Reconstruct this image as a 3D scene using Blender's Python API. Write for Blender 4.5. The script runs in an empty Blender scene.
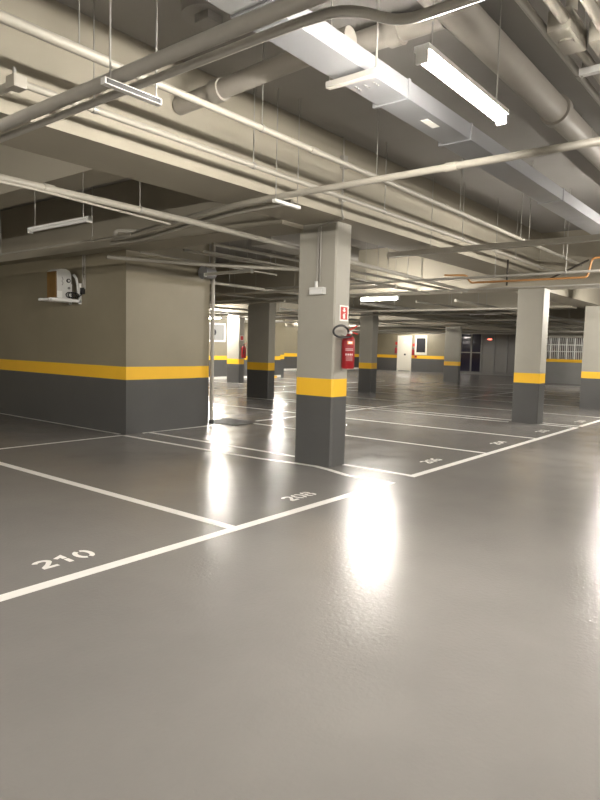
import bpy, bmesh, math, random
from mathutils import Vector, Matrix
random.seed(7)
scene = bpy.context.scene
COL = scene.collection

# ------------------------------------------------------------------ camera, world, exposure
# world axes: +x runs along the front line of the parking bays (away to the right),
# +y runs into the bays (away to the left), the camera stands at the origin, 1.5 m up
CAM_D = Vector((0.77860844, 0.62196037, -0.08327179))
CAM_R = Vector((0.62552239, -0.77983179, 0.02416837))
CAM_U = Vector((0.04990622, 0.07090607, 0.99623376))
cam_data = bpy.data.cameras.new('camera')
cam = bpy.data.objects.new('camera', cam_data)
COL.objects.link(cam)
M = Matrix((CAM_R, CAM_U, -CAM_D)).transposed().to_4x4()
M.translation = Vector((0, 0, 1.5))
cam.matrix_world = M
cam_data.sensor_fit = 'VERTICAL'
cam_data.sensor_height = 36.0
cam_data.lens = 628.54 / 800.0 * 36.0
cam_data.clip_start = 0.05
cam_data.clip_end = 200
scene.camera = cam

world = bpy.data.worlds.new('world')
scene.world = world
world.use_nodes = True
world.node_tree.nodes['Background'].inputs[0].default_value = (0.8, 0.82, 0.85, 1)
world.node_tree.nodes['Background'].inputs[1].default_value = 0.02
vs = scene.view_settings
vs.view_transform = 'Standard'
vs.look = 'None'
vs.gamma = 1.0
vs.use_curve_mapping = False
vs.exposure = 1.2
scene.cycles.diffuse_bounces = 8
scene.cycles.max_bounces = 14
LAMP = 340.0          # radiance of a lit tube

# ------------------------------------------------------------------ materials
def mat(name, color, rough=0.6, metal=0.0, var=0.0, scale=4.0, bump=0.0, bscale=60.0, emit=0.0, spec=0.5,
        rvar=0.0, alpha=1.0, trans=0.0):
    m = bpy.data.materials.new(name)
    m.use_nodes = True
    nt = m.node_tree
    b = nt.nodes['Principled BSDF']
    b.inputs['Base Color'].default_value = (*color, 1)
    b.inputs['Roughness'].default_value = rough
    b.inputs['Metallic'].default_value = metal
    b.inputs['Specular IOR Level'].default_value = spec
    if trans:
        b.inputs['Transmission Weight'].default_value = trans
    if emit:
        b.inputs['Emission Color'].default_value = (*color, 1)
        b.inputs['Emission Strength'].default_value = emit
    if var or bump or rvar:
        tc = nt.nodes.new('ShaderNodeTexCoord')
        geo = nt.nodes.new('ShaderNodeNewGeometry')
    if var or rvar:
        n = nt.nodes.new('ShaderNodeTexNoise')
        n.inputs['Scale'].default_value = scale
        n.inputs['Detail'].default_value = 6
        n.inputs['Roughness'].default_value = 0.6
        nt.links.new(geo.outputs['Position'], n.inputs['Vector'])
    if var:
        mr = nt.nodes.new('ShaderNodeMapRange')
        mr.inputs['From Min'].default_value = 0.25
        mr.inputs['From Max'].default_value = 0.75
        mr.inputs['To Min'].default_value = 1 - var
        mr.inputs['To Max'].default_value = 1 + var
        nt.links.new(n.outputs['Fac'], mr.inputs['Value'])
        mx = nt.nodes.new('ShaderNodeVectorMath')
        mx.operation = 'SCALE'
        mx.inputs[0].default_value = color
        nt.links.new(mr.outputs['Result'], mx.inputs['Scale'])
        nt.links.new(mx.outputs['Vector'], b.inputs['Base Color'])
    if rvar:
        mr2 = nt.nodes.new('ShaderNodeMapRange')
        mr2.inputs['From Min'].default_value = 0.3
        mr2.inputs['From Max'].default_value = 0.7
        mr2.inputs['To Min'].default_value = max(0.02, rough - rvar)
        mr2.inputs['To Max'].default_value = rough + rvar
        nt.links.new(n.outputs['Fac'], mr2.inputs['Value'])
        nt.links.new(mr2.outputs['Result'], b.inputs['Roughness'])
    if bump:
        n2 = nt.nodes.new('ShaderNodeTexNoise')
        n2.inputs['Scale'].default_value = bscale
        n2.inputs['Detail'].default_value = 4
        nt.links.new(geo.outputs['Position'], n2.inputs['Vector'])
        bp = nt.nodes.new('ShaderNodeBump')
        bp.inputs['Strength'].default_value = bump
        bp.inputs['Distance'].default_value = 0.01
        nt.links.new(n2.outputs['Fac'], bp.inputs['Height'])
        nt.links.new(bp.outputs['Normal'], b.inputs['Normal'])
    return m

MT = {
    'concrete': mat('painted_concrete', (0.33, 0.315, 0.268), 0.55, var=0.06, scale=1.4, bump=0.08, bscale=35),
    'wallgrey': mat('wall_grey_paint', (0.235, 0.207, 0.145), 0.5, var=0.09, scale=1.0, bump=0.08, bscale=35),
    'beam': mat('beam_concrete', (0.33, 0.302, 0.24), 0.7, var=0.05, scale=1.0, bump=0.1, bscale=30),
    'slab': mat('slab_concrete', (0.25, 0.238, 0.222), 0.8, var=0.08, scale=0.8, bump=0.1, bscale=25),
    'dark': mat('dark_grey_paint', (0.088, 0.088, 0.086), 0.32, var=0.06, scale=2, bump=0.05, bscale=30),
    'yellow': mat('yellow_band_paint', (0.86, 0.50, 0.03), 0.4, var=0.03, scale=3),
    'white_paint': mat('floor_line_paint', (0.82, 0.80, 0.76), 0.35, var=0.06, scale=8),
    'pipe': mat('painted_steel_pipe', (0.34, 0.32, 0.272), 0.48, var=0.05, scale=6),
    'pipe_grey': mat('grey_steel_pipe', (0.34, 0.325, 0.29), 0.4, var=0.06, scale=6),
    'pvc': mat('grey_pvc', (0.32, 0.298, 0.26), 0.5, var=0.05, scale=4),
    'orange': mat('orange_gas_pipe', (0.33, 0.16, 0.05), 0.45, var=0.1, scale=10),
    'galv': mat('galvanised_sheet', (0.32, 0.325, 0.335), 0.34, metal=0.55, var=0.05, scale=5, bump=0.10, bscale=5, rvar=0.06),
    'white_metal': mat('white_metal', (0.78, 0.78, 0.76), 0.35),
    'steel': mat('zinc_rod', (0.38, 0.37, 0.34), 0.4, metal=0.6),
    'black': mat('black_rubber', (0.012, 0.012, 0.012), 0.45),
    'red': mat('extinguisher_red', (0.27, 0.008, 0.012), 0.28),
    'sign_red': mat('sign_red', (0.50, 0.03, 0.02), 0.5),
    'white': mat('white_print', (0.80, 0.78, 0.74), 0.5),
    'label_orange': mat('orange_print', (0.75, 0.28, 0.08), 0.5),
    'label_grey': mat('grey_print', (0.45, 0.30, 0.30), 0.5),
    'plastic': mat('grey_plastic', (0.62, 0.62, 0.60), 0.4),
    'brown': mat('brown_fins', (0.16, 0.09, 0.025), 0.5, var=0.15, scale=14),
    'dark_panel': mat('dark_glass', (0.03, 0.03, 0.035), 0.12),
    'navy': mat('navy_glass', (0.012, 0.011, 0.03), 0.08),
    'frame_grey': mat('aluminium_frame', (0.20, 0.195, 0.19), 0.4, metal=0.2),
    'door': mat('cream_door', (0.70, 0.67, 0.58), 0.45),
    'grate': mat('cast_iron', (0.045, 0.038, 0.03), 0.5, metal=0.4),
    'tube_off': mat('unlit_tube', (0.74, 0.74, 0.72), 0.25),
    'lit': mat('lit_tube', (1.0, 0.94, 0.86), 0.4, emit=LAMP),
    'lit_far': mat('lit_tube_far', (1.0, 0.945, 0.86), 0.4, emit=LAMP),
    'red_led': mat('red_exit_led', (1.0, 0.12, 0.08), 0.4, emit=3.0),
    'panel_grey': mat('grey_hatch', (0.22, 0.22, 0.215), 0.5, var=0.05, scale=3),
    'lobby_wall': mat('lobby_wall_panel', (0.20, 0.19, 0.18), 0.45, var=0.04, scale=2),
}

def floor_material():
    m = bpy.data.materials.new('grey_epoxy_floor')
    m.use_nodes = True
    nt = m.node_tree
    b = nt.nodes['Principled BSDF']
    geo = nt.nodes.new('ShaderNodeNewGeometry')
    n = nt.nodes.new('ShaderNodeTexNoise')
    n.inputs['Scale'].default_value = 0.55
    n.inputs['Detail'].default_value = 8
    n.inputs['Roughness'].default_value = 0.62
    nt.links.new(geo.outputs['Position'], n.inputs['Vector'])
    r = nt.nodes.new('ShaderNodeValToRGB')
    r.color_ramp.elements[0].position = 0.32
    r.color_ramp.elements[0].color = (0.192, 0.184, 0.172, 1)
    r.color_ramp.elements[1].position = 0.68
    r.color_ramp.elements[1].color = (0.228, 0.218, 0.204, 1)
    nt.links.new(n.outputs['Fac'], r.inputs['Fac'])
    nt.links.new(r.outputs['Color'], b.inputs['Base Color'])
    n3 = nt.nodes.new('ShaderNodeTexNoise')
    n3.inputs['Scale'].default_value = 1.6
    n3.inputs['Detail'].default_value = 5
    nt.links.new(geo.outputs['Position'], n3.inputs['Vector'])
    mr = nt.nodes.new('ShaderNodeMapRange')
    mr.inputs['From Min'].default_value = 0.3
    mr.inputs['From Max'].default_value = 0.7
    mr.inputs['To Min'].default_value = 0.17
    mr.inputs['To Max'].default_value = 0.26
    nt.links.new(n3.outputs['Fac'], mr.inputs['Value'])
    nt.links.new(mr.outputs['Result'], b.inputs['Roughness'])
    # orange-peel of the rolled epoxy
    n2 = nt.nodes.new('ShaderNodeTexNoise')
    n2.inputs['Scale'].default_value = 38
    n2.inputs['Detail'].default_value = 3
    nt.links.new(geo.outputs['Position'], n2.inputs['Vector'])
    bp = nt.nodes.new('ShaderNodeBump')
    bp.inputs['Strength'].default_value = 0.22
    bp.inputs['Distance'].default_value = 0.01
    nt.links.new(n2.outputs['Fac'], bp.inputs['Height'])
    nt.links.new(bp.outputs['Normal'], b.inputs['Normal'])
    b.inputs['Specular IOR Level'].default_value = 0.24
    return m
MT['floor'] = floor_material()

# ------------------------------------------------------------------ mesh helpers
def new_obj(name, bm, material, parent=None, smooth=False):
    me = bpy.data.meshes.new(name)
    bmesh.ops.recalc_face_normals(bm, faces=bm.faces)
    bm.to_mesh(me)
    bm.free()
    if smooth:
        for f in me.polygons:
            f.use_smooth = True
        try:
            me.set_sharp_from_angle(angle=math.radians(40))
        except Exception:
            pass
    me.materials.append(MT[material])
    o = bpy.data.objects.new(name, me)
    COL.objects.link(o)
    if parent is not None:
        o.parent = parent
        o.matrix_parent_inverse = Matrix.Translation(parent.location).inverted() if parent.type == 'EMPTY' else Matrix.Identity(4)
    return o

def thing(name, label, cat, loc=(0, 0, 0), group=None):
    o = bpy.data.objects.new(name, None)
    o.empty_display_size = 0.1
    COL.objects.link(o)
    o.location = loc
    o['label'] = label
    o['category'] = cat
    if group:
        o['group'] = group
    return o

def add_box(bm, a, b, bevel=0.0):
    a, b = Vector(a), Vector(b)
    v = [bm.verts.new((x, y, z)) for x in (a.x, b.x) for y in (a.y, b.y) for z in (a.z, b.z)]
    fs = [(0, 1, 3, 2), (4, 6, 7, 5), (0, 4, 5, 1), (2, 3, 7, 6), (0, 2, 6, 4), (1, 5, 7, 3)]
    faces = [bm.faces.new([v[i] for i in f]) for f in fs]
    if bevel:
        es = {e for f in faces for e in f.edges}
        bmesh.ops.bevel(bm, geom=list(es), offset=bevel, segments=2, affect='EDGES', profile=0.7)

def add_column_box(bm, a, b, bevel=0.012):
    """box with only its four upright edges chamfered"""
    x0, y0, z0 = a
    x1, y1, z1 = b
    c = bevel
    ring = [(x0 + c, y0), (x1 - c, y0), (x1, y0 + c), (x1, y1 - c), (x1 - c, y1), (x0 + c, y1), (x0, y1 - c), (x0, y0 + c)]
    lo = [bm.verts.new((x, y, z0)) for x, y in ring]
    hi = [bm.verts.new((x, y, z1)) for x, y in ring]
    n = len(ring)
    for i in range(n):
        bm.faces.new((lo[i], lo[(i + 1) % n], hi[(i + 1) % n], hi[i]))
    bm.faces.new(lo[::-1])
    bm.faces.new(hi)

def box(name, a, b, material, parent=None, bevel=0.0):
    bm = bmesh.new()
    add_box(bm, a, b, bevel)
    return new_obj(name, bm, material, parent, smooth=False)

def round_path(pts, rad, n=6):
    """replace corners of a polyline with arcs"""
    pts = [Vector(p) for p in pts]
    out = [pts[0]]
    for i in range(1, len(pts) - 1):
        p, a, b = pts[i], pts[i - 1], pts[i + 1]
        da, db = (a - p), (b - p)
        t = min(rad, da.length * 0.45, db.length * 0.45)
        s, e = p + da.normalized() * t, p + db.normalized() * t
        for k in range(n + 1):
            u = k / n
            out.append(s * (1 - u) ** 2 + p * 2 * u * (1 - u) + e * u * u)
    out.append(pts[-1])
    return out

def add_tube(bm, pts, r, seg=12, cap=True):
    pts = [Vector(p) for p in pts]
    rs = r if isinstance(r, (list, tuple)) else [r] * len(pts)
    t0 = (pts[1] - pts[0]).normalized()
    ref = Vector((0, 0, 1)) if abs(t0.z) < 0.9 else Vector((1, 0, 0))
    nrm = (ref - t0 * ref.dot(t0)).normalized()
    rings = []
    for i, p in enumerate(pts):
        if i == 0:
            t = (pts[1] - pts[0])
        elif i == len(pts) - 1:
            t = (pts[-1] - pts[-2])
        else:
            t = (pts[i + 1] - p).normalized() + (p - pts[i - 1]).normalized()
        t = t.normalized() if t.length > 1e-9 else t0
        nrm = nrm - t * nrm.dot(t)
        nrm = nrm.normalized()
        bi = t.cross(nrm)
        rings.append([bm.verts.new(p + (nrm * math.cos(2 * math.pi * k / seg) + bi * math.sin(2 * math.pi * k / seg)) * rs[i]) for k in range(seg)])
    for A, B in zip(rings, rings[1:]):
        for k in range(seg):
            bm.faces.new((A[k], A[(k + 1) % seg], B[(k + 1) % seg], B[k]))
    if cap:
        bm.faces.new(rings[0][::-1])
        bm.faces.new(rings[-1])

def tube(name, pts, r, material, parent=None, seg=12, bend=0.0):
    bm = bmesh.new()
    add_tube(bm, round_path(pts, bend) if bend else pts, r, seg)
    return new_obj(name, bm, material, parent, smooth=True)

SLAB = 3.95

# ------------------------------------------------------------------ setting: floor, ceiling, walls
X0, X1, Y0, Y1 = -7.0, 40.0, -7.0, 26.0

def structure(o):
    o['kind'] = 'structure'
    return o

bm = bmesh.new()
add_box(bm, (X0 - 0.3, Y0 - 0.3, -0.25), (X1 + 0.3, Y1 + 0.3, 0.0))
floor = structure(new_obj('floor', bm, 'floor'))
floor['label'] = 'glossy grey epoxy car park floor with white bay lines'

bm = bmesh.new()
add_box(bm, (X0 - 0.3, Y0 - 0.3, SLAB), (X1 + 0.3, Y1 + 0.3, SLAB + 0.25))
ceiling = structure(new_obj('ceiling', bm, 'slab'))
ceiling['label'] = 'bare concrete slab ceiling with deep beams'

BAND0, BAND1 = 0.90, 1.115
def banded_wall(name, a, b, upper='wallgrey', top=SLAB, label=None, b0=BAND0, b1=BAND1):
    """a solid wall block: unpainted upper part, yellow band and dark dado as its painted courses"""
    o = structure(box(name, (a[0], a[1], b1), (b[0], b[1], top), upper))
    if label:
        o['label'] = label
    box('yellow_band', (a[0], a[1], b0), (b[0], b[1], b1), 'yellow', o)
    box('dark_dado', (a[0], a[1], 0), (b[0], b[1], b0), 'dark', o)
    return o

wl = banded_wall('wall_left', (6.25, 8.65), (7.76, 20.5), label='grey utility room wall with yellow band and dark dado')
banded_wall('wall_left_pillar', (7.76, 8.69), (8.12, 9.4), label='pillar at the end of the utility room wall')
banded_wall('wall_far_left', (7.0, 20.5), (24.0, 20.8), label='far grey wall with yellow band behind the parking bays', b0=0.86, b1=1.04)
banded_wall('wall_far_step', (24.0, 20.5), (24.3, 26.0), label='short return of the far wall')
banded_wall('wall_far', (24.3, 26.0), (X1 + 0.3, 26.3), label='brightly lit far wall with yellow band')
banded_wall('wall_back', (40.0, 18.3), (40.3, 26.0), label='end wall with a cream door and yellow band', b0=0.92, b1=1.14)
structure(box('wall_back_upper', (40.0, 10.6, 2.86), (40.3, 18.3, SLAB), 'wallgrey'))
structure(box('wall_right', (X0, Y0 - 0.3, 0), (X1, Y0, SLAB), 'concrete'))
structure(box('wall_behind', (X0 - 0.3, Y0, 0), (X0, 14.3, SLAB), 'concrete'))
structure(box('wall_rear', (X0, 14.0, 0), (6.25, 14.3, SLAB), 'wallgrey'))

# beams of the ceiling
def beam(a, b, z0, material='beam'):
    return structure(box('ceiling_beam', (a[0], a[1], z0), (b[0], b[1], SLAB), material))
beam((X0, 4.40), (13.3, 5.10), 3.05)
beam((13.9, 4.40), (33.0, 5.10), 2.82)
beam((13.3, Y0), (13.9, 20.5), 2.85)
beam((18.2, 5.1), (18.75, 20.5), 2.77)
beam((13.9, 11.7), (18.2, 12.5), 2.85)
beam((18.75, 11.7), (40.0, 12.5), 2.80)
beam((28.2, 5.1), (28.8, 11.7), 2.76)
beam((28.2, 12.5), (28.8, 26.0), 2.76)
beam((5.95, 5.1), (6.55, 14.0), 3.0)
beam((3.87, 5.1), (4.29, 14.0), 3.3)
beam((8.05, 9.4), (8.6, 20.5), 3.0)
beam((36.6, 12.5), (37.1, 26.0), 2.70)  # added beam, hides the lamp near the cream door from view
beam((-1.2, Y0), (-0.75, 4.40), 3.45)

# ------------------------------------------------------------------ painted floor markings
def ribbon(bm, pts, w, z):
    """flat strip along a polyline in the floor plane"""
    pts = [Vector((p[0], p[1], 0)) for p in pts]
    L, Rr = [], []
    for i, p in enumerate(pts):
        if i == 0:
            t = (pts[1] - p).normalized(); k = 1
        elif i == len(pts) - 1:
            t = (p - pts[i - 1]).normalized(); k = 1
        else:
            t1, t2 = (p - pts[i - 1]).normalized(), (pts[i + 1] - p).normalized()
            t = (t1 + t2).normalized(); k = 1 / max(0.5, t.dot(t1))
        nn = Vector((-t.y, t.x, 0)) * (w / 2 * k)
        L.append(bm.verts.new((p.x + nn.x, p.y + nn.y, z)))
        Rr.append(bm.verts.new((p.x - nn.x, p.y - nn.y, z)))
    for i in range(len(pts) - 1):
        bm.faces.new((L[i], L[i + 1], Rr[i + 1], Rr[i]))

def bay_line(pts, w=0.10, z=0.0012):
    bm = bmesh.new()
    ribbon(bm, pts, w, z)
    bmesh.ops.recalc_face_normals(bm, faces=bm.faces)
    return new_obj('bay_line', bm, 'white_paint', floor)

FY, BY = 3.56, 8.58
bay_line([(-6, FY), (6.17, FY)])
bay_line([(6.60, FY), (13.58, FY)])
bay_line([(13.80, FY), (21.0, FY)])
bay_line([(-1.35, FY + .05), (-1.35, BY)], z=0.0009)
bay_line([(1.15, FY + .05), (1.15, BY)], z=0.0009)
bay_line([(3.65, FY + .05), (3.65, BY)], z=0.0009)
bay_line([(6.12, FY + .05), (6.12, 4.15), (6.24, 4.50), (6.30, 4.75), (6.28, 5.1), (6.20, 5.6), (6.17, 6.4), (6.16, BY)], w=0.085, z=0.0009)
bay_line([(6.66, FY + .05), (6.69, BY)], w=0.085, z=0.0009)
for x in (8.97, 11.2):
    bay_line([(x, FY + .05), (x, 13.6)], w=0.085, z=0.0009)
bay_line([(13.55, FY + .05), (13.55, 4.30)], w=0.085, z=0.0009)
bay_line([(13.42, 4.92), (13.42, 13.6)], w=0.085, z=0.0009)
bay_line([(13.85, FY + .05), (13.85, 13.6)], w=0.085, z=0.0009)
for x in (16.2, 18.9, 21.3, 23.7, 26.0):
    bay_line([(x, FY + .05), (x, 13.6)], w=0.085, z=0.0009)
bay_line([(-6, 8.60), (6.15, 8.60)], w=0.07)
bay_line([(6.55, 8.60), (8.1, 8.60)], w=0.05)
bay_line([(9.3, 8.55), (27.0, 8.55)], w=0.085, z=0.0012)
bay_line([(8.3, 13.6), (28.0, 13.6)], w=0.085, z=0.0012)
bay_line([(6.20, 8.75), (6.20, 14.0)], w=0.06, z=0.0009)
for x in (11.0, 13.4, 15.8, 18.2, 20.6, 23.0):
    bay_line([(x, 15.6), (x, 20.4)], w=0.085, z=0.0009)
bay_line([(8.3, 15.6), (26.0, 15.6)], w=0.085)
bay_line([(32.6, 6.0), (28.5, 11.4)], w=0.085)

def arc(cx, cy, rx, ry, a0, a1, n=10):
    return [(cx + rx * math.cos(math.radians(a0 + (a1 - a0) * k / n)), cy + ry * math.sin(math.radians(a0 + (a1 - a0) * k / n))) for k in range(n + 1)]
DIGITS = {   # stencil strokes in a unit-high box, 0.7 wide
    '2': [arc(.35, .70, .25, .20, 165, -20, 10) + [(.42, .40), (.16, .15)], [(.08, .10), (.66, .10)]],
    '1': [[(.12, .74), (.40, .90), (.40, .56)], [(.40, .50), (.40, .06)]],
    '0': [arc(.31, .5, .22, .40, 95, 265, 12), arc(.39, .5, .22, .40, 85, -85, 12)],
    '8': [arc(.32, .71, .19, .19, 95, 265, 9), arc(.38, .71, .19, .19, 85, -85, 9), arc(.31, .29, .22, .21, 95, 265, 9), arc(.39, .29, .22, .21, 85, -85, 9)],
    '6': [[(.56, .86), (.40, .90)] + arc(.35, .45, .26, .42, 105, 200, 7), arc(.32, .30, .21, .20, 110, 265, 9), arc(.39, .30, .21, .20, 95, -85, 9)],
    '4': [[(.40, .92), (.08, .38), (.36, .38)], [(.50, .92), (.50, .06)], [(.46, .38), (.68, .38)]],
}
def bay_number(text, x, y, w, h):
    bm = bmesh.new()
    step = w / len(text)
    for i, ch in enumerate(text):
        for st in DIGITS[ch]:
            ribbon(bm, [(x + i * step + px / 0.7 * step * 0.92, y + py * h) for px, py in st], 0.036, 0.0013)
    o = new_obj('bay_number', bm, 'white_paint', floor)
    o['label'] = 'white stencilled bay number ' + text
    return o
bay_number('210', 2.10, 3.81, 0.44, 0.18)
bay_number('208', 4.68, 3.81, 0.44, 0.17)
bay_number('206', 7.55, 3.80, 0.44, 0.17)
bay_number('204', 9.95, 3.79, 0.44, 0.17)
bay_number('202', 12.15, 3.78, 0.44, 0.17)
bay_number('200', 14.65, 3.74, 0.44, 0.17)

# drain grate set in the floor
g = thing('drain_grate', 'dark cast iron drain grate set in floor behind the utility room pillar', 'drain grate', (8.8, 8.75, 0))
for a, b in (((8.42, 8.30), (9.18, 8.34)), ((8.42, 9.12), (9.18, 9.16)), ((8.42, 8.34), (8.46, 9.12)), ((9.14, 8.34), (9.18, 9.12))):
    box('frame_bar', (a[0], a[1], 0.001), (b[0], b[1], 0.014), 'grate', g)
for k in range(14):
    y = 8.36 + k * 0.055
    box('grate_bar', (8.46, y, 0.001), (9.14, y + 0.028, 0.011), 'grate', g)

# ------------------------------------------------------------------ columns
def column(label, a, b, top, b0=BAND0, b1=BAND1, upper='concrete', bev=0.014):
    t = thing('column', label, 'column', ((a[0] + b[0]) / 2, (a[1] + b[1]) / 2, 0), 'concrete columns of the car park')
    for nm, z0, z1, m in (('shaft', b1, top, upper), ('yellow_band', b0, b1, 'yellow'), ('dark_base', 0.0, b0, 'dark')):
        bm = bmesh.new()
        add_column_box(bm, (a[0], a[1], z0), (b[0], b[1], z1), bev)
        new_obj(nm, bm, m, t)
    return t
column('square grey column carrying the red fire extinguisher and emergency light box', (6.37, 4.575), (6.70, 5.17), 3.05, 0.89, 1.115, bev=0.02)
column('grey column beside bay number 202 at the end of the lane row', (13.44, 4.32), (13.83, 4.87), 2.85, 0.865, 1.075)
column('grey column at the far end of the lane row past the number 200', (18.5, 4.25), (18.9, 4.82), 2.82, 0.845, 1.03)
column('broad dark-based column standing beyond the drain grate', (13.5, 11.97), (13.78, 12.82), 2.85, 0.82, 1.04)
column('slim grey column under the lit tube, in line with the broad column', (18.35, 11.57), (18.72, 12.09), 2.77, 0.83, 1.03)
column('shadowed column between the cream door wall and the glazed lobby', (28.4, 12.98), (28.62, 13.75), 2.76, 0.80, 1.0)
column('pale column with a small extinguisher near the far wall hatch', (18.2, 17.72), (18.5, 18.42), 2.8, 0.77, 0.98)

# ------------------------------------------------------------------ overhead tube lights
def tube_light(label, c, axis, length=1.2, lit=True, hang=True, far=False, group='tube lights hung under the slab'):
    cx, cy, cz = c
    t = thing('tube_light', label, 'tube light', (cx, cy, cz), group)
    h = length / 2
    def P(u, v, w):
        return (cx + u, cy + v, cz + w) if axis == 'x' else (cx - v, cy + u, cz + w)
    def bx(nm, u0, v0, w0, u1, v1, w1, m):
        p, q = P(u0, v0, w0), P(u1, v1, w1)
        return box(nm, [min(a, b) for a, b in zip(p, q)], [max(a, b) for a, b in zip(p, q)], m, t)
    if lit:
        bx('housing', -h, -0.040, 0.022, h, 0.040, 0.050, 'white_metal')
    else:
        bx('housing', -h, -0.016, 0.012, h, 0.016, 0.030, 'white_metal')
    tube('tube', [P(-h + .02, 0, -0.006), P(h - .02, 0, -0.006)], 0.027 if lit else 0.020, ('lit_far' if far else 'lit') if lit else 'tube_off', t, 12)
    for s in (-1, 1):
        bx('end_cap', s * h - 0.02 * (s > 0), -0.031, -0.036, s * h + 0.02 * (s < 0), 0.031, 0.022, 'white_metal')
        if hang:
            tube('hanger', [P(s * h * 0.8, 0, 0.045 if lit else 0.028), P(s * h * 0.8, 0, SLAB - cz)], 0.004, 'steel', t, 6)
    return t
tube_light('bright lit tube hung over the driving lane beside the galvanised duct', (3.38, 1.57, 2.94), 'x', 1.06)
tube_light('lit tube hung across the bays before the slim column', (11.85, 7.32, 2.60), 'y', 0.95)
tube_light('lit tube over the driving lane behind the viewer', (-3.2, 1.55, 2.95), 'x', 1.18)
tube_light('lit tube over the lane abreast of the numbers 206 and 204', (9.4, 0.9, 2.95), 'x', 1.18)
tube_light('lit tube over the lane past the end of the lane row', (15.6, 2.75, 2.70), 'y', 1.18)
tube_light('added fill tube over the lane far side behind the viewer', (0.5, -3.8, 2.95), 'x', 1.18)  # unseen lamp added to fill the general light
tube_light('lit tube over the lane far side ahead', (7.5, -3.8, 2.95), 'x', 1.18)
tube_light('added fill tube over the bays to the left behind the viewer', (-2.6, 6.6, 2.80), 'y', 1.24)  # unseen fill lamp, added to brighten the utility room wall
tube_light('added fill tube in the far corner behind the viewer', (-4.2, -3.8, 2.95), 'x', 1.18)  # added out of view as further fill light
tube_light('lit tube before the pale column near the far hatch', (17.6, 18.75, 2.60), 'y', 1.2, far=True)
tube_light('lit tube in front of the brightly lit far wall', (27.2, 23.4, 2.70), 'x', 1.2, far=True)
tube_light('lit tube near the cream door of the end wall', (38.4, 21.4, 3.2), 'y', 0.9, far=True)
tube_light('lit tube over the lane before the barred wall', (29.3, 5.8, 2.70), 'x', 1.2, far=True)
for lab, c, ax in (
        ('added hidden tube between the beams before the bright far wall', (31.5, 22.5, 3.2), 'x'),  # added above the beam bottoms, out of sight, to brighten the far floor
        ('added hidden tube between the beams behind the slim column', (23.3, 17.4, 3.2), 'y'),  # added, tucked behind the extinguisher column to light the depth
        ('added hidden tube between the beams beyond the pale column', (23.3, 21.0, 3.2), 'x'),  # added out of sight for more light in the depth
        ('lit tube between the beams behind the broad column', (16.0, 16.5, 3.3), 'd')):
    tube_light(lab, c, 'x' if ax == 'd' else ax, 0.6 if ax == 'd' else 1.2, far=True)
tube_light('lit tube glimpsed past the edge of the broad column', (21.4, 18.55, 2.62), 'y', 0.7, far=True)
tube_light('unlit tube hung on two wires before the utility room wall', (3.88, 6.62, 2.80), 'y', 1.24, lit=False)
tube_light('unlit tube crossing by the downpipe at the utility room pillar', (7.75, 7.85, 2.75), 'y', 1.15, lit=False)
tube_light('unlit tube before the glazed lobby', (20.2, 8.3, 2.75), 'y', 1.2, lit=False)
tube_light('unlit tube beyond the broad column', (16.0, 13.2, 2.72), 'x', 1.2, lit=False)

# ------------------------------------------------------------------ pipes
def hanger(parent, x, y, z, r, axis, top=SLAB):
    bm = bmesh.new()
    add_tube(bm, [(x, y, z + r), (x, y, top)], 0.0055, 6)
    # clamp ring
    w = 0.014
    if axis == 'x':
        add_tube(bm, [(x - w, y, z), (x + w, y, z)], r + 0.006, 12)
    else:
        add_tube(bm, [(x, y - w, z), (x, y + w, z)], r + 0.006, 12)
    new_obj('hanger', bm, 'steel', parent, smooth=True)

def pipe(label, pts, r, material='pipe', hangers=(), couplings=(), bend=0.08, cat='pipe', seg=12, top=SLAB, group=None, name='pipe'):
    t = thing(name, label, cat, pts[0], group)
    tube('run', pts, r, material, t, seg, bend if len(pts) > 2 else 0)
    a, b = Vector(pts[0]), Vector(pts[1])
    for h in hangers:
        # h: coordinate along the dominant axis of the first segment
        if abs(b.x - a.x) > abs(b.y - a.y):
            u = (h - a.x) / (b.x - a.x); p = a.lerp(b, u); hanger(t, p.x, p.y, p.z, r, 'x', top)
        else:
            u = (h - a.y) / (b.y - a.y); p = a.lerp(b, u); hanger(t, p.x, p.y, p.z, r, 'y', top)
    for c in couplings:
        if abs(b.x - a.x) > abs(b.y - a.y):
            u = (c - a.x) / (b.x - a.x); p = a.lerp(b, u); d = Vector((0.05, 0, 0))
        else:
            u = (c - a.y) / (b.y - a.y); p = a.lerp(b, u); d = Vector((0, 0.05, 0))
        tube('coupling', [p - d, p + d], r * 1.22, material, t, seg)
    return t

# sprinkler and water mains along the front beam
pipe('thick cream pipe hung highest along the side of the front beam', [(X0, 3.52, 3.25), (13.2, 3.56, 3.25)], 0.025, 'pipe', (-2.0, 0.3, 2.22, 3.86, 5.6, 7.6, 9.8, 12), (4.55, 7.2))
tube('sleeve', [(X0, 3.52, 3.25), (2.42, 3.535, 3.25)], 0.032, 'pipe', bpy.data.objects['pipe'], 12)
pipe('cream pipe clipped close under the shadow line of the front beam', [(2.14, 4.04, 3.14), (13.2, 4.06, 3.14)], 0.024, 'pipe', (2.65, 4.30, 6.6, 8.8, 11.0), (5.4, 8.2))
t = thing('pipe_valve', 'cream tee and valve body at the end of the clipped pipe', 'valve', (2.1, 4.1, 3.14))
box('body', (2.05, 4.0, 3.10), (2.14, 4.11, 3.18), 'pipe', t, 0.012)
tube('branch', [(2.08, 4.10, 3.13), (2.08, 4.39, 3.13)], 0.028, 'pipe', t)
tube('stem', [(2.08, 4.05, 3.18), (2.08, 4.05, 3.23)], 0.012, 'steel', t, 8)
pipe('long cream pipe hung low behind the front beam', [(X0, 5.17, 2.83), (4.6, 5.29, 2.83), (13.2, 5.92, 2.83)], 0.034, 'pipe', (1.0, 3.98), (3.0,))
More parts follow.
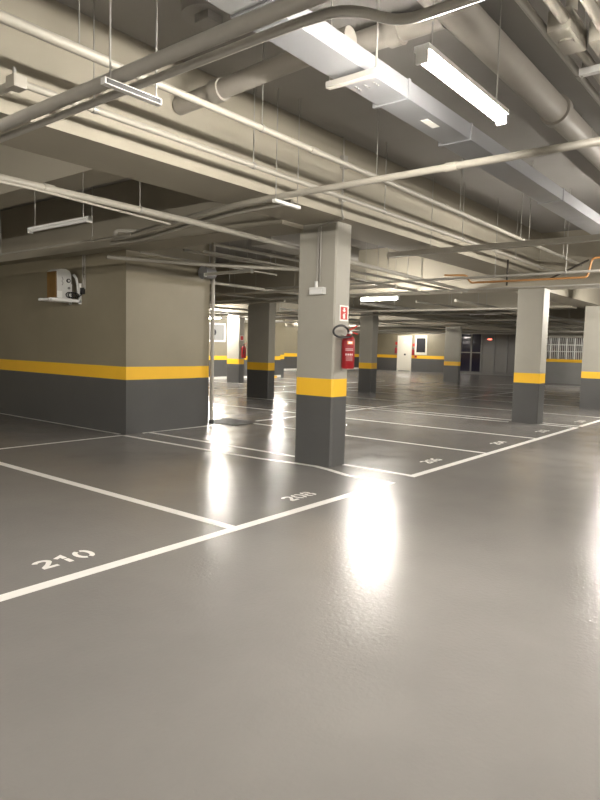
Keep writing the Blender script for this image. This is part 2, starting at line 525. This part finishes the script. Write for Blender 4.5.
pipe('thin conduit running below the long low pipe', [(X0, 5.13, 2.765), (2.8, 5.13, 2.765), (4.4, 5.33, 2.765)], 0.011, 'pipe')

# the pair crossing the lane in the foreground
pipe('thick grey pipe crossing the lane on the white strut channel', [(2.12, 9.0, 2.93), (2.10, Y0, 2.93)], 0.037, 'pipe_grey', (0.5, -3.0, 6.2), ())
pipe('thinner grey pipe beside the thick one, jogging sideways past the duct', [(2.215, 9.0, 2.905), (2.205, 1.80, 2.905), (2.23, 1.58, 2.905), (2.46, 1.46, 2.905), (2.46, 1.2, 2.905), (2.44, Y0, 2.905)], 0.022, 'pipe_grey', (6.0,), (), bend=0.10)
t = thing('strut_channel', 'white strut channel on two rods under the crossing pipes', 'pipe bracket', (2.2, 2.96, 2.86))
box('channel', (1.99, 2.935, 2.845), (2.36, 2.975, 2.878), 'white_metal', t)
box('slot_face', (2.00, 2.931, 2.849), (2.35, 2.935, 2.872), 'black', t)
for x in (2.035, 2.335):
    tube('rod', [(x, 2.955, 2.845), (x, 2.955, SLAB)], 0.0055, 'steel', t, 6)

# pipe crossing before the extinguisher column
pipe('cream pipe crossing under the front beam before the extinguisher column', [(4.72, Y0, 2.96), (4.74, 4.6, 2.96), (5.05, 6.2, 2.96), (5.35, 7.4, 2.96), (5.40, 7.75, 2.97), (5.44, 7.78, 3.09), (5.75, 7.5, 3.10)], 0.030, 'pipe', (-2.0,), (2.3,), bend=0.5)
pipe('second cream pipe curving beside the crossing pipe under the beam', [(4.93, 4.10, 2.945), (4.95, 4.9, 2.945), (5.22, 6.1, 2.945), (5.52, 7.2, 2.945), (5.52, 8.0, 2.945)], 0.027, 'pipe', bend=0.5)
t = thing('strut_channel', 'short white bracket holding the crossing pipe and its curved neighbour', 'pipe bracket', (4.8, 4.08, 2.9))
box('channel', (4.63, 4.06, 2.885), (5.02, 4.10, 2.915), 'white_metal', t)
for x in (4.66, 4.99):
    tube('rod', [(x, 4.08, 2.915), (x, 4.08, SLAB)], 0.005, 'steel', t, 6)

# thin line before the utility wall
pipe('thin conduit crossing before the utility room wall', [(4.65, 13.0, 2.78), (4.62, 6.3, 2.78)], 0.014, 'pipe', (7.1, 9.5))
# pipes around the top of the utility wall corner
pipe('conduit bent around the top of the utility room corner', [(6.12, 8.1, 2.90), (7.9, 8.30, 2.93), (9.6, 8.35, 2.93)], 0.016, 'pipe', (), (), 0.05)
pipe('grey pipe elbow over the utility room corner', [(5.45, 8.0, 2.74), (6.6, 7.4, 2.74), (8.2, 6.2, 2.74)], 0.030, 'pipe', (), (), 0.1)
t = thing('downpipe', 'slim pale downpipe at the end of the utility room wall', 'pipe', (8.175, 8.66, 0))
tube('run', [(8.175, 8.66, 0.06), (8.175, 8.66, SLAB)], 0.036, 'pipe', t, 12)
tube('shoe', [(8.175, 8.66, 0.012), (8.175, 8.66, 0.10)], [0.05, 0.05], 'black', t, 12)
for z in (0.9, 2.0, 2.9):
    tube('clip', [(8.175, 8.66, z), (8.175, 8.66, z + 0.03)], 0.042, 'steel', t, 12)
t = thing('duct_collar', 'galvanised round duct stub over the utility room pillar', 'duct', (7.95, 8.54, 2.7))
tube('shell', [(7.82, 8.54, 2.80), (8.06, 8.54, 2.80)], 0.10, 'galv', t, 20)
tube('flange', [(7.80, 8.54, 2.80), (7.82, 8.54, 2.80)], 0.115, 'galv', t, 20)

# round stubs under the slab
pipe('fat grey drain pipe under the slab ending at the front beam', [(3.72, 4.39, 3.56), (3.72, 2.6, 3.64)], 0.075, 'pvc', (), (3.9,), seg=20)
pipe('fat grey drain pipe under the slab beyond the duct', [(4.15, 2.9, 3.82), (4.15, 2.12, 3.82)], 0.085, 'pvc', (), (2.5,), seg=20)
t = thing('ceiling_cap', 'round dark cap with a square box under the slab', 'ceiling cap', (3.2, 3.5, SLAB))
tube('disc', [(3.2, 3.5, SLAB - 0.12), (3.2, 3.5, SLAB)], 0.17, 'slab', t, 28)
box('junction_box', (3.13, 3.40, SLAB - 0.18), (3.27, 3.54, SLAB - 0.12), 'slab', t, 0.008)

# right hand runs
pipe('slim grey conduit running along the lane above the sprinkler fittings', [(-0.7, 1.40, 3.5), (13.2, 1.42, 3.5)], 0.024, 'pipe_grey', (2.6, 7, 10.5), (4.9,))
t = thing('sprinkler_pipe', 'cream pipe with square junction box at the lane edge', 'pipe', (4, 1.3, 3.5))
tube('run', [(4.15, 1.30, 3.50), (13.2, 1.32, 3.50)], 0.030, 'pipe', t)
box('junction_box', (4.03, 1.23, 3.44), (4.40, 1.37, 3.57), 'pipe', t, 0.014)
tube('cover', [(4.20, 1.30, 3.428), (4.20, 1.30, 3.442)], 0.046, 'pipe', t, 16)
tube('riser', [(4.10, 1.25, 3.56), (4.10, 1.25, SLAB)], 0.036, 'pipe', t)
tube('branch', [(4.04, 1.27, 3.50), (-0.7, 1.25, 3.50)], 0.032, 'pipe', t)
t = thing('sprinkler_pipe', 'second cream pipe with a junction box nearer the lane middle', 'pipe', (4.3, 1.1, 3.5))
tube('run', [(4.4, 1.13, 3.50), (13.2, 1.16, 3.50)], 0.030, 'pipe', t)
box('junction_box', (4.30, 1.06, 3.44), (4.62, 1.20, 3.57), 'pipe', t, 0.014)
tube('riser', [(4.12, 1.09, 3.50), (4.12, 1.09, SLAB)], 0.036, 'pipe', t)
tube('branch', [(4.32, 1.11, 3.50), (-0.7, 1.08, 3.50)], 0.030, 'pipe', t)
t = thing('strut_channel', 'white strut channel under the junction box pipes', 'pipe bracket', (4.72, 1.2, 3.42))
box('channel', (4.70, 0.70, 3.42), (4.75, 1.36, 3.465), 'white_metal', t)
for y in (0.75, 1.345):
    tube('rod', [(4.725, y, 3.39), (4.725, y, SLAB)], 0.007, 'steel', t, 6)
pipe('fat round grey pipe under the slab along the lane', [(2.6, 1.95, 3.74), (13.2, 1.98, 3.74)], 0.115, 'pvc', (7.0,), (6.15, 8.9), seg=24)

# middle distance crossing runs
t = thing('cable_trunking', 'flat grey cable trunking crossing the lane beyond the extinguisher column', 'cable trunking', (8.3, 1.0, 2.9))
box('channel', (8.25, Y0, 2.88), (8.35, 5.0, 2.94), 'pipe', t)
box('lid', (8.24, Y0, 2.94), (8.36, 5.0, 2.948), 'pipe', t)
for y in (4.3, 2.9, 0.6):
    tube('rod', [(8.30, y, 2.958), (8.30, y, SLAB)], 0.005, 'steel', t, 6)
pipe('dark grey pipe crossing above the orange pipe', [(10.0, 9.0, 2.72), (9.9, Y0, 2.72)], 0.020, 'pipe_grey', (7.5, 5.6, 4.0, 2.9))
pipe('thin grey pipe crossing just under the dark grey one', [(11.3, 10.5, 2.66), (11.2, Y0, 2.66)], 0.014, 'pipe_grey', (8.5, 6.0))
pipe('orange gas pipe crossing the lane with upturned ends', [(10.1, 4.95, 2.80), (10.25, 4.62, 2.80), (10.45, 4.62, 2.69), (10.45, 2.72, 2.69), (10.45, 2.66, 2.98), (10.45, 1.0, 2.98)], 0.017, 'orange', (), (), 0.06)
t = thing('brace_frame', 'dark steel pipe brace beside the orange pipe end', 'pipe bracket', (10.4, 2.9, 2.7))
tube('post', [(10.5, 4.0, 2.62), (10.5, 4.0, 3.05)], 0.016, 'grate', t, 8)
tube('diagonal', [(10.5, 3.3, 2.70), (10.42, 2.7, 2.95)], 0.016, 'grate', t, 8)

# galvanised duct over the lane
t = thing('air_duct', 'galvanised rectangular air duct hung along the lane', 'air duct', (2.7, 2.4, 3.25))
bm = bmesh.new(); add_box(bm, (2.52, 2.29, 3.25), (5.05, 2.53, 3.375))
new_obj('section', bm, 'galv', t)
bm = bmesh.new(); add_box(bm, (5.05, 2.29, 3.25), (7.6, 2.55, 3.375))
new_obj('section', bm, 'galv', t)
bm = bmesh.new(); add_box(bm, (7.6, 2.29, 3.25), (13.2, 2.57, 3.375))
new_obj('section', bm, 'galv', t)
for x in (4.0, 5.05, 7.6, 10.2):
    box('flange', (x - 0.015, 2.282, 3.242), (x + 0.015, 2.577, 3.383), 'galv', t)
box('paper_tag', (4.42, 2.36, 3.2475), (4.62, 2.42, 3.2495), 'white', t)
for k in range(9):
    tube('rivet', [(3.62 + 0.03 * (k % 3), 2.34 + 0.07 * (k // 3), 3.244), (3.62 + 0.03 * (k % 3), 2.34 + 0.07 * (k // 3), 3.25)], 0.006, 'steel', t, 6)
    tube('rivet', [(3.62 + 0.03 * (k % 3), 2.284, 3.28 + 0.035 * (k // 3)), (3.62 + 0.03 * (k % 3), 2.29, 3.28 + 0.035 * (k // 3))], 0.006, 'steel', t, 6)
t = thing('plenum_box', 'wide dark sheet metal plenum joined to the air duct', 'air duct', (1.9, 2.3, 3.25))
box('shell', (-0.7, 1.75, 3.25), (2.49, 2.51, 3.75), 'panel_grey', t)
box('end_flange', (2.48, 1.74, 3.242), (2.515, 2.52, 3.76), 'galv', t)
t = thing('strut_channel', 'grey strut channel carrying the air duct on two wires', 'pipe bracket', (3.43, 2.4, 3.2))
box('channel', (3.405, 2.18, 3.195), (3.455, 2.57, 3.232), 'pipe_grey', t)
for y in (2.20, 2.555):
    tube('rod', [(3.43, y, 3.232), (3.43, y, SLAB)], 0.006, 'steel', t, 6)

# conduit from the emergency light up the column and beam
t = thing('emergency_light', 'small grey emergency light box on the extinguisher column', 'emergency light', (6.34, 4.82, 2.2))
box('body', (6.30, 4.71, 2.165), (6.368, 4.93, 2.255), 'plastic', t, 0.008)
box('lens', (6.296, 4.73, 2.175), (6.301, 4.91, 2.225), 'tube_off', t)
tube('socket', [(6.33, 4.84, 2.255), (6.33, 4.84, 2.33)], 0.022, 'plastic', t, 10)
t = thing('conduit', 'bent grey conduit from emergency light up over the front beam', 'conduit', (6.34, 4.84, 2.3))
tube('run', [(6.345, 4.84, 2.33), (6.345, 4.84, 3.02), (6.20, 4.36, 3.02), (6.18, 4.372, 3.10), (6.18, 4.372, SLAB)], 0.012, 'pipe_grey', t, 8, 0.05)
tube('second_run', [(6.345, 4.80, 2.33), (6.345, 4.80, 3.015)], 0.009, 'pipe_grey', t, 8)
box('box_fitting', (6.14, 4.335, 3.60), (6.22, 4.40, 3.74), 'pipe_grey', t, 0.006)
box('box_fitting', (6.14, 4.345, 3.22), (6.22, 4.40, 3.29), 'pipe_grey', t, 0.006)

# ceiling services in the depth of the garage
far_runs = [
    ('x', 6.55, 2.70, 14.0, 32.5, 0.030, 'first cream pipe run past the end column'),
    ('x', 7.6, 2.70, 14.0, 32.5, 0.024, 'second cream pipe run past the end column'),
    ('x', 9.2, 2.70, 14.0, 38.0, 0.045, 'fat grey pipe run towards the glazed lobby'),
    ('x', 10.6, 2.70, 14.0, 38.0, 0.028, 'cream pipe run towards the shadowed column'),
    ('x', 14.6, 2.70, 9.0, 38.0, 0.032, 'cream pipe run behind the broad column'),
    ('x', 16.4, 2.70, 9.0, 38.0, 0.045, 'fat grey pipe run behind the broad column'),
    ('x', 17.3, 2.70, 9.0, 38.0, 0.020, 'slim pipe run before the pale column'),
    ('x', 19.5, 2.70, 9.0, 23.8, 0.045, 'fat pipe run along the far hatch wall'),
    ('y', 15.2, 2.57, 5.4, 20.0, 0.030, 'cream pipe crossing between broad and slim columns'),
    ('y', 16.9, 2.57, 5.4, 20.0, 0.024, 'slim pipe crossing before the slim column'),
    ('y', 20.6, 2.57, 5.4, 20.0, 0.035, 'cream pipe crossing behind the slim column'),
    ('y', 24.8, 2.57, 5.4, 25.0, 0.040, 'cream pipe crossing before the shadowed column'),
    ('y', 31.5, 2.57, 5.4, 25.5, 0.045, 'fat pipe crossing before the glazed lobby'),
    ('y', 36.0, 2.60, 11.0, 25.5, 0.05, 'fat pipe crossing before the end wall'),
    ('y', 11.6, 2.60, 9.8, 20.0, 0.030, 'cream pipe crossing before the broad column'),
    ('y', 9.6, 2.60, 5.6, 20.0, 0.025, 'slim pipe crossing behind the utility room pillar'),
    ('x', 6.05, 2.80, 5.7, 13.2, 0.022, 'slim pipe run beside the long low pipe'),
    ('x', 6.85, 2.81, 5.9, 13.2, 0.020, 'second slim pipe run beside the long low pipe'),
    ('x', 7.2, 2.90, 6.6, 13.2, 0.03, 'cream pipe run behind the extinguisher column'),
    ('x', 9.9, 2.82, 8.7, 13.2, 0.035, 'cream pipe run behind the downpipe'),
    ('x', 11.2, 2.75, 8.7, 13.2, 0.022, 'slim pipe run behind the downpipe'),
]
for ax, c, z, a, b, r, lab in far_runs:
    pts = [(a, c, z), (b, c, z)] if ax == 'x' else [(c, a, z), (c, b, z)]
    n = max(2, int((b - a) / 3.2))
    pipe(lab, pts, r, 'pipe_grey' if 'grey' in lab or 'fat' in lab else 'pipe', [a + (b - a) * (k + .5) / n for k in range(n)], [a + (b - a) * (k + .3) / n for k in range(n)][::2], seg=10, group='pipe runs in the depth of the garage', top=SLAB)
t = thing('air_duct', 'pale rectangular duct under the beam behind the extinguisher column', 'air duct', (8.5, 6.3, 3.0))
box('section', (7.0, 6.2, 3.0), (8.1, 6.6, 3.25), 'pipe_grey', t)
box('section', (8.1, 6.2, 3.0), (9.3, 6.6, 3.25), 'pipe_grey', t)
for x in (7.2, 9.1):
    tube('rod', [(x, 6.4, 3.25), (x, 6.4, SLAB)], 0.006, 'steel', t, 6)
box('flange', (8.08, 6.18, 2.985), (8.12, 6.62, 3.265), 'pipe_grey', t)

# ------------------------------------------------------------------ fire extinguishers
def extinguisher(label, x, y, z, s=1.0, full=True):
    """axis at (x, y), foot of the cylinder at z; it hangs on a face that looks to -y"""
    t = thing('fire_extinguisher', label, 'fire extinguisher', (x, y, z))
    R = 0.082 * s
    prof = [(0.0, 0.0), (R * .9, 0.0), (R, 0.015), (R, 0.345), (R * .93, 0.375), (R * .72, 0.40), (R * .35, 0.415), (R * .30, 0.43), (0, 0.43)]
    bm = bmesh.new()
    seg = 28
    rings = []
    for r_, h in prof:
        if r_ == 0:
            rings.append([bm.verts.new((x, y, z + h * s))])
        else:
            rings.append([bm.verts.new((x + r_ * math.cos(2 * math.pi * k / seg), y + r_ * math.sin(2 * math.pi * k / seg), z + h * s)) for k in range(seg)])
    for A, B in zip(rings, rings[1:]):
        for k in range(seg):
            a0, a1 = A[k % len(A)], A[(k + 1) % len(A)]
            b0, b1 = B[k % len(B)], B[(k + 1) % len(B)]
            vs_ = []
            for v in (a0, a1, b1, b0):
                if v not in vs_:
                    vs_.append(v)
            if len(vs_) > 2:
                bm.faces.new(vs_)
    body = new_obj('cylinder', bm, 'red', t, smooth=True)
    tube('valve', [(x, y, z + .42 * s), (x, y, z + .475 * s)], 0.022 * s, 'steel', t, 10)
    # levers point to +x (away to the right)
    bm = bmesh.new()
    add_tube(bm, [(x - .01, y, z + .475 * s), (x + .06 * s, y - .01, z + .50 * s), (x + .15 * s, y - .02, z + .535 * s)], 0.009 * s, 8)
    new_obj('squeeze_lever', bm, 'sign_red', t, smooth=True)
    bm = bmesh.new()
    add_tube(bm, [(x, y, z + .455 * s), (x + .07 * s, y - .01, z + .455 * s), (x + .17 * s, y - .02, z + .435 * s)], 0.009 * s, 8)
    new_obj('carry_handle', bm, 'sign_red', t, smooth=True)
    tube('gauge', [(x, y - .02 * s, z + .45 * s), (x, y - .045 * s, z + .45 * s)], 0.018 * s, 'white', t, 12)
    # black hose loop thrown out to -x and back to the valve
    loop = [(0, 0, .455), (-.07, -.03, .49), (-.18, -.05, .525), (-.29, -.06, .525), (-.385, -.06, .49), (-.41, -.06, .445), (-.36, -.06, .405), (-.25, -.06, .385), (-.11, -.06, .39), (-.045, -.075, .405)]
    if not full:
        loop = [(0, 0, .455), (-.03, -.05, .47), (-.06, -.08, .42), (-.075, -.06, .30), (-.08, -.05, .12)]
    P = [Vector((x + a * s, y + b * s, z + c * s)) for a, b, c in loop]
    sm = []
    for i in range(len(P) - 1):
        p0, p1, p2, p3 = P[max(0, i - 1)], P[i], P[i + 1], P[min(len(P) - 1, i + 2)]
        for k in range(6):
            u = k / 6
            sm.append(0.5 * ((2 * p1) + (p2 - p0) * u + (2 * p0 - 5 * p1 + 4 * p2 - p3) * u * u + (3 * p1 - p0 - 3 * p2 + p3) * u ** 3))
    sm.append(P[-1])
    tube('hose', sm, 0.013 * s, 'black', t, 10)
    if full:
        # labels wrapped on the side that looks at -y / -x
        def wrap(nm, a0, a1, h0, h1, m, d=0.0008):
            bm = bmesh.new()
            n = 10
            lo = []; hi = []
            for k in range(n + 1):
                a = math.radians(a0 + (a1 - a0) * k / n)
                lo.append(bm.verts.new((x + (R + d) * math.cos(a), y + (R + d) * math.sin(a), z + h0 * s)))
                hi.append(bm.verts.new((x + (R + d) * math.cos(a), y + (R + d) * math.sin(a), z + h1 * s)))
            for k in range(n):
                bm.faces.new((lo[k], lo[k + 1], hi[k + 1], hi[k]))
            return new_obj(nm, bm, m, body)
        wrap('label_patch', 205, 260, 0.305, 0.343, 'label_orange')
        wrap('label_patch', 215, 250, 0.312, 0.336, 'white', 0.0014)
        for h in (0.205, 0.222):
            wrap('label_line', 190, 262, h + .02, h + .031, 'label_grey')
        for a in (192, 210, 228, 246):
            wrap('label_mark', a, a + 10, 0.165, 0.188, 'white')
        for h in (0.10, 0.115, 0.13, 0.145):
            wrap('label_line', 196, 258, h, h + 0.006, 'label_grey')
    box('wall_hook', (x - .03 * s, y + R * .6, z + .36 * s), (x + .03 * s, y + R + 0.03, z + .42 * s), 'steel', t)
    return t
extinguisher('red fire extinguisher with black hose hung on the near grey column', 6.545, 4.475, 1.25)
extinguisher('small red fire extinguisher on the pale column near the far hatch', 18.34, 17.60, 1.02, 1.15, False)

# sign over the extinguisher
def sign(label, x0, x1, z0, z1, y, arrow=True):
    t = thing('extinguisher_sign', label, 'sign', ((x0 + x1) / 2, y, z0))
    box('plate', (x0, y - 0.004, z0), (x1, y, z1), 'white', t)
    m = (x1 - x0) * 0.10
    box('red_field', (x0 + m, y - 0.0055, z0 + m), (x1 - m, y - 0.0038, z1 - m), 'sign_red', t)
    cx, h = (x0 + x1) / 2, z1 - z0
    if arrow:
        bm = bmesh.new()
        w = (x1 - x0) * 0.20
        za = z0 + h * 0.56
        pts = [(-w * 1.1, h * .13), (0, 0), (w * 1.1, h * .13), (w * .45, h * .13), (w * .45, h * .28), (-w * .45, h * .28), (-w * .45, h * .13)]
        vs_ = [bm.verts.new((cx + a, y - 0.0062, za + b)) for a, b in pts]
        bm.faces.new(vs_)
        new_obj('arrow', bm, 'white', t)
        bm = bmesh.new()
        pts = [(-w * .6, 0), (w * .6, 0), (w * .6, h * .20), (w * .2, h * .27), (w * .9, h * .31), (w * .8, h * .34), (-w * .3, h * .31), (-w * .9, h * .2), (-w * .7, h * .19), (-w * .3, h * .27), (-w * .6, h * .20)]
        vs_ = [bm.verts.new((cx + a, y - 0.0062, z0 + h * 0.16 + b)) for a, b in pts]
        bm.faces.new(vs_)
        new_obj('extinguisher_icon', bm, 'white', t)
    return t
sign('red sign with white arrow above the near fire extinguisher', 6.475, 6.66, 1.845, 2.04, 4.574)
sign('small red sign above the far fire extinguisher', 18.24, 18.44, 1.72, 1.92, 17.718, False)

# ------------------------------------------------------------------ fan coil on the utility wall
t = thing('condenser_unit', 'white condenser unit with brown fins on a bracket on the utility room wall', 'condenser unit', (5.9, 10.0, 2.15))
bm = bmesh.new()
prof = [(5.82, 2.235), (5.82, 2.70), (5.88, 2.735), (5.98, 2.74), (6.05, 2.71), (6.08, 2.65), (6.08, 2.235)]
lo = [bm.verts.new((a, 9.97, b)) for a, b in prof]
hi = [bm.verts.new((a, 10.29, b)) for a, b in prof]
bm.faces.new(lo); bm.faces.new(hi[::-1])
for k in range(len(prof)):
    bm.faces.new((lo[k], lo[(k + 1) % len(prof)], hi[(k + 1) % len(prof)], hi[k]))
body = new_obj('casing', bm, 'plastic', t)
box('fin_pack', (5.805, 9.99, 2.25), (5.82, 10.27, 2.69), 'brown', t)
for k in range(7):
    y = 9.995 + k * 0.042
    box('fin', (5.795, y, 2.25), (5.806, y + 0.012, 2.69), 'brown', t)
box('valve_panel', (5.81, 9.955, 2.245), (5.90, 9.972, 2.36), 'white_metal', t, 0.004)
tube('port', [(6.02, 9.972, 2.545), (6.02, 9.95, 2.545)], 0.035, 'black', t, 16)
tube('port_ring', [(6.02, 9.97, 2.545), (6.02, 9.945, 2.545)], 0.018, 'plastic', t, 16)
tube('port', [(6.03, 9.972, 2.42), (6.03, 9.955, 2.42)], 0.022, 'frame_grey', t, 16)
bm = bmesh.new()
add_tube(bm, [(5.905, 9.968, 2.46), (5.925, 9.968, 2.50), (5.90, 9.968, 2.53), (5.925, 9.968, 2.56), (5.905, 9.968, 2.60)], 0.006, 6)
new_obj('logo_script', bm, 'frame_grey', t)
box('top_bracket', (5.66, 9.93, 2.185), (6.24, 9.97, 2.235), 'white_metal', t)
box('top_bracket', (5.66, 10.23, 2.185), (6.24, 10.27, 2.235), 'white_metal', t)
box('front_rail', (5.64, 9.93, 2.19), (5.70, 10.27, 2.225), 'white_metal', t)
for y in (9.93, 10.23):
    box('bracket_upright', (6.21, y, 2.16), (6.25, y + 0.04, 2.52), 'white_metal', t)
tube('curved_stay', [(6.11, 9.95, 2.66), (6.16, 9.95, 2.60), (6.19, 9.95, 2.48), (6.20, 9.95, 2.33)], 0.022, 'plastic', t, 10)
for dx, r in ((0.0, 0.05), (0.06, 0.045), (-0.05, 0.045)):
    loop = [(6.06 + dx + r * 1.5 * math.cos(a), 9.91, 2.30 + r * math.sin(a)) for a in [2 * math.pi * k / 18 for k in range(19)]]
    tube('cable_coil', loop, 0.009, 'black', t, 8)
tube('cable', [(6.12, 9.91, 2.31), (6.18, 9.90, 2.28), (6.225, 9.87, 2.33)], 0.009, 'black', t, 8)
t = thing('conduit', 'thin grey conduit with black socket beside the condenser unit', 'conduit', (6.23, 9.86, 2.3))
tube('run', [(6.235, 9.86, 2.42), (6.235, 9.86, 3.0)], 0.012, 'pipe_grey', t, 8)
tube('run', [(6.235, 9.80, 2.42), (6.235, 9.80, 3.0)], 0.010, 'pipe_grey', t, 8)
box('socket', (6.20, 9.82, 2.33), (6.249, 9.90, 2.44), 'black', t, 0.008)

# ------------------------------------------------------------------ far wall details
# hatch on the far left wall
t = thing('wall_hatch', 'grey square hatch in a pale frame on the far wall', 'hatch', (19.6, 20.5, 1.6))
box('panel', (18.9, 20.475, 1.74), (20.03, 20.495, 2.42), 'panel_grey', t)
for a, b in (((18.82, 1.66), (20.12, 1.74)), ((18.82, 2.42), (20.12, 2.50)), ((18.82, 1.74), (18.9, 2.42)), ((20.03, 1.74), (20.12, 2.42))):
    box('frame', (a[0], 20.46, a[1]), (b[0], 20.499, b[1]), 'white_metal', t)
tube('fan', [(19.4, 20.475, 2.08), (19.4, 20.45, 2.08)], 0.14, 'dark_panel', t, 20)
# wheel stops at the far wall
for k, x in enumerate((17.8, 20.2, 22.6)):
    o = box('wheel_stop', (x, 20.0, 0.0005), (x + 0.6, 20.14, 0.10), 'yellow', None, 0.02)
    o['label'] = 'yellow wheel stop bar at the foot of the hatch wall'; o['category'] = 'wheel stop'; o['group'] = 'wheel stops of the hatch wall'
for k, x in enumerate((29.0, 31.5, 34.0)):
    o = box('wheel_stop', (x, 25.3, 0.0005), (x + 0.6, 25.44, 0.10), 'yellow', None, 0.02)
    o['label'] = 'yellow wheel stop bar at the foot of the bright far wall'; o['category'] = 'wheel stop'; o['group'] = 'wheel stops of the bright wall'

structure(box('baseboard_far_left', (7.8, 20.44, 0), (24.0, 20.5, 0.10), 'white_paint'))
structure(box('baseboard_far', (24.3, 25.93, 0), (39.9, 26.0, 0.12), 'white_paint'))
# door wall
d1 = structure(box('door_1', (39.95, 21.97, 0.03), (39.999, 22.93, 2.45), 'door', None))
d1['label'] = 'cream painted fire door in the end wall'
for a, b in (((21.88, 0.0), (21.97, 2.53)), ((22.93, 0.0), (23.02, 2.53)), ((21.97, 2.45), (22.93, 2.53))):
    box('door_frame', (39.93, a[0], a[1]), (39.999, b[0], b[1]), 'door', d1)
box('push_plate', (39.93, 22.32, 1.12), (39.951, 22.46, 1.24), 'black', d1)
box('notice', (39.944, 22.35, 1.98), (39.951, 22.53, 2.1), 'white', d1)
# white painted surround, dark notice board, extinguishers and hydrant on the end wall
t = thing('notice_board', 'dark panel in a cream surround beside the cream door', 'notice board', (39.97, 21.1, 1.2))
box('surround', (39.955, 20.68, 1.18), (39.999, 21.62, 2.55), 'door', t)
box('panel', (39.935, 20.80, 1.36), (39.956, 21.48, 2.36), 'dark_panel', t)
for i, (y, z, lab) in enumerate(((23.12, 1.25, 'red extinguisher at the hinge side of the cream door'), (21.72, 1.15, 'red extinguisher between the cream door and dark panel'))):
    t = thing('fire_extinguisher', lab, 'fire extinguisher', (39.9, y, z))
    tube('cylinder', [(39.9, y, z), (39.9, y, z + .36), (39.9, y, z + .42)], [0.09, 0.09, 0.035], 'red', t, 14)
    tube('valve', [(39.9, y, z + .42), (39.9, y, z + .5)], 0.03, 'black', t, 10)
    box('sign', (39.975, y - .1, z + .62), (39.999, y + .1, z + .82), 'sign_red', t)
t = thing('alarm_box', 'small red alarm button on the yellow band by the door', 'alarm box', (39.97, 21.55, 1.0))
box('body', (39.95, 21.45, 0.98), (39.999, 21.62, 1.12), 'sign_red', t, 0.01)
tube('button', [(39.95, 21.535, 1.05), (39.93, 21.535, 1.05)], 0.03, 'black', t, 10)

# glazed lobby
lob = structure(box('wall_lobby', (40.25, 10.6, 0), (40.45, 18.3, 2.86), 'lobby_wall'))
box('plinth', (39.98, 10.6, 0), (40.24, 18.3, 0.16), 'lobby_wall', lob)
posts = [18.22, 17.42, 16.72, 15.85, 15.0, 14.1, 13.2, 12.3, 11.4, 10.7]
w1 = structure(box('window_1', (39.985, 10.62, 1.41), (40.06, 18.28, 1.47), 'frame_grey'))
w1['label'] = 'grey framed glazed lobby front'
for y in posts:
    box('mullion', (39.98, y - 0.05, 0.16), (40.08, y + 0.05, 2.86), 'frame_grey', w1)
box('head_rail', (39.98, 10.62, 2.78), (40.08, 18.28, 2.86), 'frame_grey', w1)
for i, (a, b) in enumerate(zip(posts, posts[1:])):
    for z0, z1 in ((0.18, 1.41), (1.47, 2.78)):
        box('pane', (40.02, b + 0.05, z0), (40.035, a - 0.05, z1), 'navy' if i < 2 else 'lobby_wall', w1)
t = thing('exit_sign', 'small red lit sign inside the lobby front', 'sign', (39.95, 16.2, 2.3))
box('body', (39.93, 16.02, 2.30), (39.979, 16.28, 2.36), 'red_led', t)
box('rim', (39.94, 16.0, 2.28), (39.98, 16.30, 2.38), 'white', t)

# barred wall at the end of the lane
ws = structure(box('wall_grille', (33.0, 4.0, 0), (33.25, 10.62, 1.08), 'panel_grey'))
ws['label'] = 'grey parapet wall with yellow cap under white bars'
box('yellow_cap', (32.97, 4.0, 1.08), (33.27, 10.62, 1.23), 'yellow', ws)
box('lintel', (33.0, 4.0, 2.30), (33.25, 10.62, SLAB), 'concrete', ws)
structure(box('wall_lobby_side', (33.0, 10.62, 0), (40.3, 10.75, SLAB), 'lobby_wall'))
structure(box('wall_right_end', (33.0, Y0, 0), (33.25, 4.0, SLAB), 'concrete'))
structure(box('wall_store', (34.6, 4.0, 0), (34.8, 10.62, SLAB), 'lobby_wall'))
w2 = structure(box('window_2', (33.08, 4.0, 1.60), (33.13, 10.6, 1.64), 'white_metal'))
w2['label'] = 'white barred opening above the parapet wall'
for z in (1.93,):
    box('rail', (33.08, 4.0, z), (33.13, 10.6, z + 0.04), 'white_metal', w2)
thin = None
for k in range(62):
    y = 10.55 - k * 0.0975
    thick = k % 4 == 0
    hw = 0.028 if thick else 0.011
    if thick or thin is None:
        o = box('bar', (33.07 if thick else 33.09, y - hw, 1.23), (33.14 if thick else 33.12, y + hw, 2.30), 'white_metal', w2)
        if not thick:
            thin = (o, y)
    else:
        o = thin[0].copy(); COL.objects.link(o); o.parent = w2
        o.location = (0, y - thin[1], 0)
